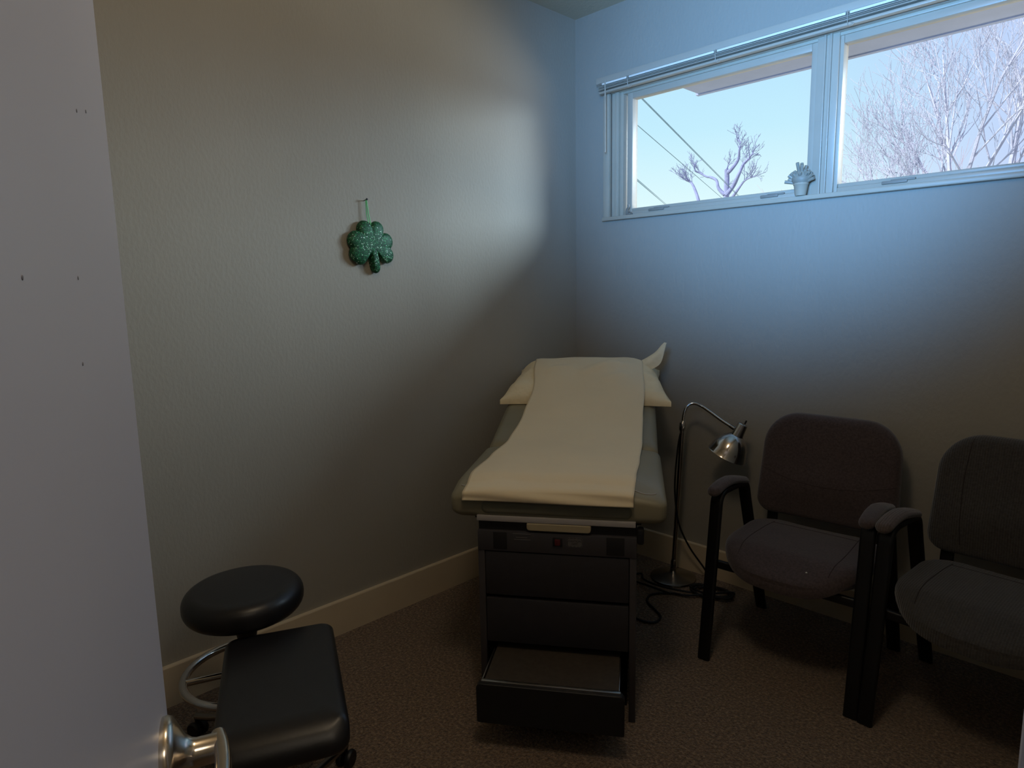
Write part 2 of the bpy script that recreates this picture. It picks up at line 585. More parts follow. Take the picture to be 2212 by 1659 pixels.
for s, x0, x1 in ((s1, 0.435, 0.520), (s1, 0.985, 1.060), (s2, 1.445, 1.530)):
    bm = bmesh.new()
    box(bm, x0, x1, 0.012, 0.024, 1.713, 1.7245, 0.003)
    box(bm, x0 + 0.03, x1 + 0.025, 0.013, 0.024, 1.7205, 1.728, 0.002)
    obj('sash_latch', bm, M['latch'], s)
bm = bmesh.new()
box(bm, 0.316, 0.345, -0.004, 0.020, 1.704, 1.713, 0.003)
sweep(bm, catmull([(0.322, 0.0, 1.712), (0.326, -0.004, 1.728), (0.336, -0.006, 1.742), (0.334, -0.006, 1.752)], 5), [0.006] * 15 + [0.004], 8)
sweep(bm, catmull([(0.330, -0.004, 1.712), (0.340, -0.006, 1.722), (0.350, -0.006, 1.712)], 5), 0.004, 8)
obj('crank_handle', bm, M['latch'], win)

# raised mini blind
blind = thing('window_blind', 'white mini blind raised into a thin stack across the top of the window', 'blind', (1.17, -0.045, 2.30))
bm = bmesh.new()
box(bm, -0.985, 0.985, -0.024, 0.024, 0.022, 0.050, 0.003)
obj('headrail', bm, M['slat'], blind)
bm = bmesh.new()
for k in range(7):
    z = 0.0185 - k * 0.0042
    off = (k % 3 - 1) * 0.0022
    box(bm, -0.975, 0.975, -0.0125 + off - 0.008, 0.0125 + off, z, z + 0.0016)
obj('slat_stack', bm, M['slat'], blind, smooth=False)
bm = bmesh.new()
xs_ = [-0.955, -0.80, -0.36, 0.155, 0.60, 0.96]
for a, b2 in zip(xs_, xs_[1:]):
    box(bm, a + 0.008, b2 - 0.006, -0.0275, -0.022, 0.0115, 0.0205, 0.0015)
obj('slat_highlight', bm, M['slat_glint'], blind)  # white strips stand in for light caught by the upper slats
obj('bottom_rail', B(-0.975, 0.975, -0.015, 0.011, -0.022, -0.0115, 0.003), M['sash'], blind)
for x in (-0.80, -0.36, 0.155, 0.60):
    bm = bmesh.new()
    sweep(bm, [(x, -0.0265, 0.026), (x + 0.001, -0.0265, 0.0), (x, -0.0215, -0.026)], 0.0012, 6)
    sweep(bm, catmull([(x, -0.023, -0.022), (x + 0.012, -0.026, -0.030), (x + 0.024, -0.025, -0.024), (x + 0.012, -0.024, -0.018)], 4), 0.0012, 6)
    obj('ladder_cord', bm, M['slat'], blind)
obj('tilt_wand', S([(-0.925, -0.027, 0.028), (-0.925, -0.030, 0.02), (-0.924, -0.030, -0.30)], 0.0032, 8), M['slat'], blind)

# succulent on the sill
pl = thing('potted_succulent', 'small potted succulent with stubby upright leaves on the window sill', 'plant', (1.166, -0.020, 1.702))
pl.scale = (1.14, 1.0, 1.16)
obj('pot', lathe(bmesh.new(), [(0, 0), (0.017, 0), (0.019, 0.004), (0.0235, 0.034), (0.0255, 0.036), (0.0255, 0.043), (0.0225, 0.044), (0.021, 0.040), (0, 0.039)], 28), M['pot'], pl)
bm = bmesh.new()
def stub(bm, d, base, L, r):
    d = Vector(d).normalized()
    b0 = Vector(base)
    sweep(bm, [b0, b0 + d * L * 0.5, b0 + d * L * 0.93, b0 + d * L], [r * 0.85, r * 1.1, r * 1.2, r * 1.12], 9)
for a, L in ((-78, .052), (-64, .044), (-50, .050), (-36, .050), (-22, .050), (-4, .074), (8, .066), (24, .052), (40, .050), (58, .048), (74, .046)):
    t = math.radians(a)
    for yy in (-0.35, 0.3):
        stub(bm, (math.sin(t), yy + random.uniform(-.1, .1), math.cos(t)), (0.004 * math.sin(t), 0, 0.040 + 0.004 * (yy > 0)), L * (0.98 if yy < 0 else 0.9), 0.0048)
for k in range(9):
    t = 2 * PI * k / 9
    stub(bm, (math.cos(t), math.sin(t), 0.9), (0, 0, 0.042), 0.046, 0.0055)
lathe(bm, [(0.0, 0.032), (0.020, 0.034), (0.031, 0.048), (0.031, 0.060), (0.020, 0.078), (0.0, 0.082)], 14)
obj('foliage', bm, M['leaf'], pl)

# ------------------------------------------------------------------ shamrock on a nail
def shamrock():
    cy, cz = -1.264, 1.536
    sh = thing('shamrock_decoration', 'green glitter shamrock hanging by a ribbon from a nail on the wall', 'decoration', (0.0, cy, cz))
    circ = [(-0.0275, 0.066, 0.0300), (0.0275, 0.066, 0.0300), (0.0, 0.030, 0.030),
            (-0.066, 0.020, 0.036), (-0.060, -0.030, 0.036), (-0.035, -0.002, 0.034), (-0.052, -0.052, 0.022),
            (0.066, 0.018, 0.034), (0.070, -0.036, 0.031), (0.038, -0.006, 0.034), (0, 0, 0.040)]
    stem = [(0.006 + 0.0016 * k, -0.030 - 0.0085 * k, 0.0165) for k in range(8)]
    def rad(t):
        d = (math.cos(t), math.sin(t))
        best = 0.03
        for x, z, r in circ + stem:
            b = d[0] * x + d[1] * z
            c2 = x * x + z * z - r * r
            disc = b * b - c2
            if disc > 0:
                best = max(best, b + math.sqrt(disc))
        return best
    n = 260
    R = [rad(2 * PI * k / n) for k in range(n)]
    R = [(R[k - 1] + 2 * R[k] + R[(k + 1) % n]) / 4 for k in range(n)]
    prof = [(0.90, -0.001), (0.97, 0.006), (1.0, 0.015), (0.985, 0.022), (0.94, 0.028), (0.86, 0.032), (0.72, 0.035), (0.5, 0.0365), (0.25, 0.037)]
    bm = bmesh.new()
    rings = [[bm.verts.new((x, R[k] * s * math.cos(2 * PI * k / n), R[k] * s * math.sin(2 * PI * k / n))) for k in range(n)] for s, x in prof]
    for a, b in zip(rings, rings[1:]):
        for k in range(n):
            bm.faces.new((a[k], a[(k + 1) % n], b[(k + 1) % n], b[k]))
    bm.faces.new(rings[0])
    c = bm.verts.new((0.037, 0, 0))
    for k in range(n):
        bm.faces.new((rings[-1][k], rings[-1][(k + 1) % n], c))
    obj('glitter_body', bm, M['glitter'], sh, angle=60)
    bm = bmesh.new()
    ny, nz = -0.012, 0.172
    sec = flat_section(0.0045, 0.0008, 0.0003, 2)
    sweep(bm, [(0.016, ny - 0.001, nz + 0.002), (0.018, -0.013, 0.12), (0.020, -0.006, 0.078)], 1.0, section=sec, binormal=(0, 1, 0.2))
    sweep(bm, [(0.017, ny + 0.002, nz + 0.002), (0.021, -0.006, 0.12), (0.021, 0.003, 0.076)], 1.0, section=sec, binormal=(0, 1, 0.2))
    obj('ribbon', bm, M['ribbon'], sh)
    return cy + ny, cz + nz
ny, nz = shamrock()
nl = obj('nail', lathe(bmesh.new(), [(0, -0.01), (0.0016, -0.01), (0.0016, 0.021), (0.0042, 0.022), (0.0042, 0.024), (0, 0.0248)], 12, axis_mtx((0, ny, nz), (1, 0, 0.15))), M['nail'])
tag(nl, 'dark nail in the wall holding the shamrock ribbon', 'nail')

# ------------------------------------------------------------------ examination table (local: x across, y towards the corner, z up)
TX, TY, TR = 0.968, -1.261, math.radians(34.88)
tb = thing('examination_table', 'olive vinyl examination table on a black cabinet with drawers and a pull-out step', 'examination table', (TX, TY, 0), TR)
HW = 0.247
bm = bmesh.new()
box(bm, -HW, -0.228, 0.012, 1.04, 0.035, 0.642, 0.002)
box(bm, 0.228, HW, 0.012, 1.04, 0.035, 0.642, 0.002)
box(bm, -0.228, 0.228, 0.30, 1.04, 0.035, 0.642)
box(bm, -0.228, 0.228, 0.03, 0.30, 0.225, 0.642)
box(bm, -0.22, 0.22, 0.08, 1.0, 0.0, 0.045)
obj('cabinet_body', bm, M['cab_dark'], tb)
for sx in (-1, 1):
    obj('front_stile', B(min(sx * 0.226, sx * HW), max(sx * 0.226, sx * HW), -0.004, 0.014, 0.0, 0.546, 0.002), M['cab_edge'], tb)
obj('drawer_front', B(-0.2245, 0.2245, -0.004, 0.03, 0.398, 0.543, 0.004), M['cab'], tb)
obj('drawer_front', B(-0.2245, 0.2245, -0.004, 0.03, 0.237, 0.387, 0.004), M['cab'], tb)
# pull-out step
st = obj('pull_out_step', deform(pad(rrect(0.216, 0.0625, (0.016, 0.006, 0.006, 0.016)), [(0.002, -0.012), (0, -0.010), (0, 0.010), (0.002, 0.012)]), lambda x, y, z: (x, z - 0.188, 0.152 - y)), M['cab_dark'], tb)
obj('tread', B(-0.196, 0.198, -0.176, 0.29, 0.192, 0.212, 0.002), M['tread'], st)
bm = bmesh.new()
box(bm, -0.203, 0.205, -0.1885, -0.1755, 0.2125, 0.2185, 0.0025)
obj('chrome_edge', bm, M['alu'], st)
for x in (-0.2015, 0.1995):
    obj('tread_trim', B(x - 0.0018, x + 0.0018, -0.1755, 0.0, 0.200, 0.2145, 0.001), M['alu'], st)
obj('step_box', B(-0.194, 0.196, -0.176, 0.29, 0.095, 0.191, 0.002), M['cab_dark'], st)
# control panel
cp = obj('control_panel', B(-HW, HW, -0.0075, 0.014, 0.546, 0.6125, 0.003), M['panel'], tb)
obj('panel_recess', B(-0.196, -0.153, -0.0095, 0.0, 0.553, 0.609, 0.001), M['cab_dark'], cp)
obj('panel_recess', B(0.156, 0.210, -0.0095, 0.0, 0.553, 0.609, 0.001), M['cab_dark'], cp)
sw = obj('power_switch', B(-0.0085, 0.0215, -0.0115, 0.0, 0.5725, 0.5995, 0.002), M['black_plastic'], cp)
obj('switch_rocker', B(-0.002, 0.0155, -0.0155, -0.0085, 0.5765, 0.5960, 0.002), M['red'], sw)
bm = bmesh.new()
for x0, x1, z in ((-0.134, -0.077, 0.606), (-0.124, -0.088, 0.5945), (-0.130, -0.077, 0.588)):
    box(bm, x0, x1, -0.0092, -0.007, z - 0.0011, z + 0.0011)
obj('printed_lines', bm, M['mark'], cp)
# dashed rounded frame around the warning
bm = bmesh.new()
ol = rrect(0.0225, 0.0135, (0.006,) * 4, 4, 0)
for k in range(len(ol)):
    a, b2 = ol[k], ol[(k + 1) % len(ol)]
    L = math.dist(a, b2)
    nseg = max(1, int(L / 0.009))
    for j in range(nseg):
        t0, t1 = (j + 0.1) / nseg, (j + (0.75 if nseg > 1 else 1.0)) / nseg
        p = Vector((0.0595 + a[0] + (b2[0] - a[0]) * t0, -0.0082, 0.5875 + a[1] + (b2[1] - a[1]) * t0))
        q = Vector((0.0595 + a[0] + (b2[0] - a[0]) * t1, -0.0082, 0.5875 + a[1] + (b2[1] - a[1]) * t1))
        sweep(bm, [p, q], 0.0009, 5)
wl = obj('warning_label', pad(rrect(0.0245, 0.0155, (0.007,) * 4, 4), [(0, -0.0005), (0, 0.0006)], rings=2), M['mark'], cp)
wl.data.transform(Matrix.Translation((0.0595, -0.0078, 0.5875)) @ Matrix.Rotation(PI / 2, 4, 'X'))
obj('label_frame', bm, M['mark_dark'], wl)
tm = Matrix.Rotation(PI / 2, 4, 'X')
text_obj('lettering', 'CAUTION', 0.0086, M['mark_dark'], wl, Matrix.Translation((0.0595, -0.0086, 0.5915)) @ tm)
text_obj('lettering', 'HOT', 0.0086, M['mark_dark'], wl, Matrix.Translation((0.0595, -0.0086, 0.5825)) @ tm)
# recess behind the bar, pale bar, cream pull, roll under the paper
obj('shelf_recess', B(-HW + 0.003, HW - 0.003, 0.004, 0.03, 0.6125, 0.6440), M['cab_dark'], tb)
obj('shelf_bar', B(-HW, HW - 0.004, -0.012, 0.03, 0.6445, 0.6625, 0.002), M['bar'], tb)
obj('cream_pull', deform(pad(rrect(0.099, 0.012, (0.004, 0.010, 0.010, 0.004)), soft_layers(-0.011, 0.011, 0.003)), lambda x, y, z: (x + 0.010, z - 0.002, 0.6315 - y)), M['cream'], tb)
obj('front_roll', deform(pad(rrect(0.236, 0.024, (0.02,) * 4), soft_layers(-0.024, 0.024, 0.014)), lambda x, y, z: (x, z + 0.010, 0.690 + y)), M['dark_vinyl'], tb)
obj('side_knob', B(0.2475, 0.268, -0.010, 0.022, 0.590, 0.640, 0.006), M['black_plastic'], tb)
# upholstery
PW = 0.325
def seat_fn(x, y, z):
    fall = smooth01((0.10 - y) / 0.11)
    side = smooth01((abs(x) - 0.20) / 0.125)
    top = smooth01((z - 0.66) / 0.11)
    return (x * (1 + 0.012 * fall), y, z - 0.026 * fall * top - 0.012 * side * top)
bm = pad(rrect(PW + 0.007, 0.257, (0.030, 0.02, 0.02, 0.030), 8), soft_layers(0.650, 0.770, 0.030, 6), dome=0.003, rings=10)
deform(bm, lambda x, y, z: seat_fn(x, y + 0.247, z))
seat_bvh = BVHTree.FromBMesh(bm)
seat = obj('seat_cushion', bm, M['olive_vinyl'], tb)
# worn creases on the front corners
for pts in ([(0.235, 0.030), (0.262, 0.020), (0.29, 0.022), (0.303, 0.030)], [(-0.255, 0.045), (-0.285, 0.030), (-0.305, 0.035)]):
    bm = bmesh.new()
    P = []
    for x, y in [(p.x, p.y) for p in catmull([(a, b2, 0) for a, b2 in pts], 6)]:
        h = seat_bvh.ray_cast(Vector((x, y, 1.2)), Vector((0, 0, -1)))
        if h[0]:
            P.append(h[0] + Vector((0, 0, 0.0005)))
    if len(P) > 1:
        sweep(bm, P, 0.0018, 6)
    obj('worn_piping', bm, M['bar'], seat)
def back_fn(x, y, z):
    zz = z + 0.245 * max(0.0, y - 0.515)
    return (x, y, zz)
bm = pad(rrect(PW, 0.345, (0.02, 0.05, 0.05, 0.02), 8), soft_layers(0.665, 0.766, 0.034, 6), dome=0.004, rings=10)
deform(bm, lambda x, y, z: back_fn(x, y + 0.862 - 0.002, z))
back_bvh = BVHTree.FromBMesh(bm)
obj('backrest_cushion', bm, M['olive_vinyl'], tb)
bm = bmesh.new()
box(bm, -0.26, 0.26, 0.02, 0.50, 0.6425, 0.6615, 0.002)
obj('top_plate', bm, M['cab_dark'], tb)
bm = bmesh.new()
box(bm, -0.22, -0.18, 0.56, 1.0, 0.642, 0.69, 0.004)
box(bm, 0.18, 0.22, 0.56, 1.0, 0.642, 0.69, 0.004)
obj('backrest_bracket', bm, M['cab_dark'], tb)

# pillow (own thing, same frame)
def pillow_mesh(n=44):
    bm = bmesh.new()
    hw, hd = 0.368, 0.180
    def pt(a, b2, side):
        # a,b in -1..1 ; corners stretched, sides pulled in
        k = 1 - 0.055 * (1 - b2 * b2) * abs(a) ** 3
        k2 = 1 - 0.06 * (1 - a * a) * abs(b2) ** 3
        taper = 1 - 0.10 * smooth01((b2 + 1) / 2)
        x = a * hw * k * taper
        y = b2 * hd * k2
        h = ((1 - abs(a) ** 4.6) * (1 - abs(b2) ** 2.6))
        h = max(h, 0) ** 0.62
        up = 0.092 * h * (1 + 0.35 * b2 * (1 - abs(a) ** 6)) + 0.010 * h * math.sin(9 * a + 4 * b2) * abs(a)
        wr = 0.006 * math.sin(11 * b2 + 5 * a) * smooth01((abs(a) - 0.5) / 0.4) * h
        z = (0.024 + up * 0.90 + wr) if side > 0 else (0.004 - 0.004 * h)
        yy = 1.045 + y
        zz = 0.766 + 0.245 * (yy - 0.515) + z
        return (x + 0.020, yy, zz)
    top = [[bm.verts.new(pt(-1 + 2 * i / n, -1 + 2 * j / n, 1)) for i in range(n + 1)] for j in range(n + 1)]
    bot = [[bm.verts.new(pt(-1 + 2 * i / n, -1 + 2 * j / n, -1)) for i in range(n + 1)] for j in range(n + 1)]
    for j in range(n):
        for i in range(n):
            bm.faces.new((top[j][i], top[j][i + 1], top[j + 1][i + 1], top[j + 1][i]))
            bm.faces.new((bot[j][i], bot[j + 1][i], bot[j + 1][i + 1], bot[j][i + 1]))
    for k in range(n):
        bm.faces.new((top[0][k], bot[0][k], bot[0][k + 1], top[0][k + 1]))
        bm.faces.new((top[n][k], top[n][k + 1], bot[n][k + 1], bot[n][k]))
        bm.faces.new((top[k][0], top[k + 1][0], bot[k + 1][0], bot[k][0]))
        bm.faces.new((top[k][n], bot[k][n], bot[k + 1][n], top[k + 1][n]))
    return bm
pw = thing('pillow', 'cream cased pillow propped at the head of the examination table', 'pillow', (TX, TY, 0), TR)
bm = pillow_mesh()
pil_bvh = BVHTree.FromBMesh(bm)
obj('cushion_case', bm, M['pillow'], pw, angle=60)
# the open end of the pillowcase sticks up at the right
bm = bmesh.new()
A = [(0.215, 1.13, 1.000), (0.275, 1.115, 1.028), (0.325, 1.105, 1.062), (0.352, 1.10, 1.094), (0.366, 1.10, 1.108)]
Bp = [(0.250, 1.10, 0.965), (0.310, 1.095, 0.985), (0.348, 1.09, 1.012), (0.364, 1.09, 1.058), (0.376, 1.095, 1.106)]
A2, B2 = catmull(A, 6), catmull(Bp, 6)
rows = []
for p, q in zip(A2, B2):
    row = []
    for k in range(7):
        t = k / 6
        c = p.lerp(q, t)
        c.y -= 0.012 * math.sin(PI * t) + 0.004 * math.sin(7 * t + 20 * p.x)
        row.append(c)
    rows.append(row)
fr = [[bm.verts.new(c) for c in r] for r in rows]
bk = [[bm.verts.new(c + Vector((0, 0.006, 0))) for c in r] for r in rows]
for i in range(len(rows) - 1):
    for k in range(6):
        bm.faces.new((fr[i][k], fr[i][k + 1], fr[i + 1][k + 1], fr[i + 1][k]))
        bm.faces.new((bk[i][k], bk[i + 1][k], bk[i + 1][k + 1], bk[i][k + 1]))
    for k in (0, 6):
        bm.faces.new((fr[i][k], fr[i + 1][k], bk[i + 1][k], bk[i][k]))
for i in (0, len(rows) - 1):
    for k in range(6):
        bm.faces.new((fr[i][k], bk[i][k], bk[i][k + 1], fr[i][k + 1]))
obj('case_flap', bm, M['pillow'], pw, angle=60)

# exam paper draped over pillow and cushions
def interp(tab, w):
    for (a, b2), (c, d) in zip(tab, tab[1:]):
        if w <= c:
            t = smooth01((w - a) / (c - a))
            return b2 + (d - b2) * t
    return tab[-1][1]
def surf(x, y):
    best = 0.66
    for bv in (seat_bvh, back_bvh, pil_bvh):
        h = bv.ray_cast(Vector((x, y, 1.6)), Vector((0, 0, -1)))
        if h[0] is not None:
            best = max(best, h[0].z)
    return best
NU, NW = 56, 130
LT = [(0, -0.286), (0.10, -0.290), (0.30, -0.270), (0.50, -0.240), (0.72, -0.220), (0.90, -0.204), (1.06, -0.222), (1.22, -0.225)]
RT = [(0, 0.238), (0.10, 0.244), (0.30, 0.256), (0.50, 0.266), (0.72, 0.270), (0.90, 0.278), (1.06, 0.272), (1.22, 0.262)]
WEND = 1.165
ws = [WEND * k / NW for k in range(NW + 1)]
grid = []
for i in range(NU + 1):
    col = []
    xs = [interp(LT, w) + (interp(RT, w) - interp(LT, w)) * i / NU for w in ws]
    base = [surf(x, w) + 0.0035 for x, w in zip(xs, ws)]
    z = base[:]
    for _ in range(420):
        z = [z[0]] + [max(base[k], (z[k - 1] + z[k + 1]) / 2) for k in range(1, NW)] + [z[-1]]
    col = [(xs[k], ws[k], z[k]) for k in range(NW + 1)]
    grid.append(col)
# smooth across
for _ in range(3):
    g2 = [c[:] for c in grid]
    for i in range(1, NU):
        for k in range(NW + 1):
            x, y, z = grid[i][k]
            g2[i][k] = (x, y, max(z, (grid[i - 1][k][2] + grid[i + 1][k][2]) / 2))
    grid = g2
bm = bmesh.new()
cols = []
for i in range(NU + 1):
    u = i / NU
    hang = []
    x0, y0, z0 = grid[i][0]
    zt = grid[i][4][2]
    for k in range(9):
        t = k / 8                          # lower edge up to the roll-over
        zb = 0.7145
        zz = zb + (zt - 0.010 - zb) * t
        yy = -0.030 + 0.010 * t * t + 0.003 * math.sin(6 * u + 5 * t)
        hang.append((x0 - 0.002, yy, zz))
    c = hang + [(grid[i][2][0], 0.006, zt - 0.003)] + [g for g in grid[i][4:]]
    cc = []
    for (x, y, z) in c:
        fold = 0.0022 * math.sin(9.0 * x + 3.5 * y) * math.sin(14 * y + 4 * x)
        ridge = 0.0
        for (ax_, ay_), (bx_, by_), hgt, wid in (((0.25, 1.08), (-0.02, 0.985), 0.020, 0.020), ((0.19, 1.07), (0.02, 1.03), 0.012, 0.014), ((-0.02, 1.05), (-0.17, 1.00), 0.010, 0.018), ((0.22, 0.99), (0.08, 0.93), 0.010, 0.022), ((-0.22, 0.04), (-0.08, 0.02), 0.004, 0.010)):
            ux, uy = bx_ - ax_, by_ - ay_
            LL = math.hypot(ux, uy)
            tt = ((x - ax_) * ux + (y - ay_) * uy) / (LL * LL)
            dd = abs((x - ax_) * uy - (y - ay_) * ux) / LL
            if 0 <= tt <= 1:
                ridge += hgt * math.exp(-(dd / wid) ** 2) * math.sin(PI * tt)
        cc.append(bm.verts.new((x, y, z + ridge + (abs(fold) if y > 0.05 else 0))))
    cols.append(cc)
for i in range(NU):
    for k in range(len(cols[0]) - 1):
        bm.faces.new((cols[i][k], cols[i + 1][k], cols[i + 1][k + 1], cols[i][k + 1]))
pp = obj('exam_table_paper', bm, M['paper'], None, angle=70)
pp.location = (TX, TY, 0)
pp.rotation_euler = (0, 0, TR)
sol = pp.modifiers.new('thick', 'SOLIDIFY')
sol.thickness = 0.0012
sol.offset = 1
tag(pp, 'strip of white crepe paper running from the pillow over the table front', 'paper')

# ------------------------------------------------------------------ chrome floor lamp
lamp = thing('floor_lamp', 'chrome gooseneck floor lamp with bell shade between table and chair', 'lamp', (0.700, -0.140, 0))
obj('base', lathe(bmesh.new(), [(0, 0), (0.104, 0), (0.106, 0.004), (0.104, 0.010), (0.088, 0.017), (0.050, 0.025), (0.020, 0.032), (0.015, 0.040), (0, 0.040)], 48), M['chrome_dull'], lamp)
bm = bmesh.new()
sweep(bm, [(0, 0, 0.03), (0.018, 0, 0.40), (0.034, 0, 0.735)], 0.0105, 16)
lathe(bm, [(0, 0), (0.0135, 0), (0.0145, 0.008), (0.0145, 0.03), (0.0115, 0.036), (0, 0.036)], 20, axis_mtx((0.0325, 0, 0.715), (0.05, 0, 1)))
lathe(bm, [(0, 0), (0.014, 0), (0.014, 0.05), (0.011, 0.06), (0, 0.06)], 20, axis_mtx((0.0, 0, 0.035), (0.05, 0, 1)))
obj('pole', bm, M['chrome'], lamp)
bm = bmesh.new()
gp = catmull([(0.036, 0, 0.745), (0.040, 0, 0.785), (0.055, 0, 0.825), (0.083, 0, 0.843), (0.12, 0, 0.838), (0.17, 0, 0.814), (0.225, 0, 0.784), (0.282, 0, 0.757)], 16)
sweep(bm, gp, [0.0066 + (0.0009 if k % 2 else -0.0003) for k in range(len(gp))], 12)
obj('gooseneck', bm, M['chrome'], lamp)
obj('neck_collar', S([(0.262, 0, 0.7665), (0.302, 0, 0.747)], 0.0085, 14), M['chrome_dull'], lamp)
ax = Vector((-0.075, -0.03, -0.175)).normalized()
top = Vector((0.322, -0.004, 0.784))
mt = axis_mtx(top, ax)
bm = bmesh.new()
lathe(bm, [(0, 0), (0.017, 0), (0.020, 0.003), (0.0255, 0.050), (0.0265, 0.058), (0.0, 0.058)], 28, mt)
sk = obj('socket', bm, M['chrome'], lamp)
obj('switch', S([top - ax * 0.016 + Vector((0.006, 0, 0)), top + Vector((0.006, 0, 0))], 0.0036, 10), M['black_plastic'], sk)
bm = bmesh.new()
outer = [(0.027, 0.056), (0.034, 0.061), (0.049, 0.074), (0.063, 0.096), (0.074, 0.124), (0.0805, 0.148), (0.0825, 0.151)]
inner = [(0.0805, 0.150), (0.072, 0.124), (0.061, 0.097), (0.047, 0.076), (0.030, 0.064), (0.0, 0.062)]
lathe(bm, outer + inner, 48, mt)
sh = obj('lamp_shade', bm, M['chrome'], lamp)
lathe_b = lathe(bmesh.new(), [(0, 0.064), (0.012, 0.066), (0.014, 0.085), (0.028, 0.11), (0.030, 0.118), (0.02, 0.134), (0, 0.139)], 20, mt)
obj('bulb', lathe_b, M['bar'], sh)
# lamp cord: down the pole then off to the floor
cp_ = catmull([(0.030, -0.010, 0.70), (0.018, -0.012, 0.62), (0.010, -0.016, 0.45), (0.022, -0.014, 0.33), (0.035, 0.0, 0.25), (0.065, 0.04, 0.15), (0.12, 0.072, 0.06), (0.165, 0.06, 0.012), (0.20, 0.02, 0.008), (0.225, -0.05, 0.008)], 8)
obj('lamp_cord', S(cp_, 0.0042, 8), M['cord'], lamp)

# loose black power cord looping over the carpet around the lamp base
def coil():
    pts = []
    cx, cy = 0.915, -0.175
    for k in range(46):
        a = 2 * PI * k / 15 + 0.6
        r = 0.070 + 0.014 * math.sin(k * 0.9)
        pts.append((cx + 1.15 * r * math.cos(a), cy + 0.75 * r * math.sin(a) + 0.006 * math.sin(k), 0.008 + 0.010 * (k / 46) + 0.006 * abs(math.sin(k * 1.3))))
    pts += [(0.86, -0.27, 0.014), (0.80, -0.29, 0.010), (0.755, -0.32, 0.007), (0.728, -0.37, 0.007), (0.752, -0.43, 0.007), (0.814, -0.468, 0.007), (0.866, -0.503, 0.007), (0.876, -0.555, 0.007), (0.845, -0.582, 0.007), (0.80, -0.585, 0.007)]
    return pts
cd = obj('electric_cable', S(catmull(coil(), 6), 0.0048, 8), M['cord'])
tag(cd, 'tangled black power cord looped on the carpet in front of the lamp base', 'cord')
bm = S(catmull([(0.86, -0.25, 0.02), (0.78, -0.285, 0.024), (0.70, -0.29, 0.02), (0.62, -0.265, 0.012), (0.575, -0.215, 0.008), (0.555, -0.26, 0.008), (0.60, -0.305, 0.010), (0.70, -0.325, 0.022), (0.80, -0.325, 0.022)], 8), 0.0048, 8)
c2 = obj('extension_cord', bm, M['cord'])
tag(c2, 'short looped black cord end lying on the carpet left of the coil', 'cord')

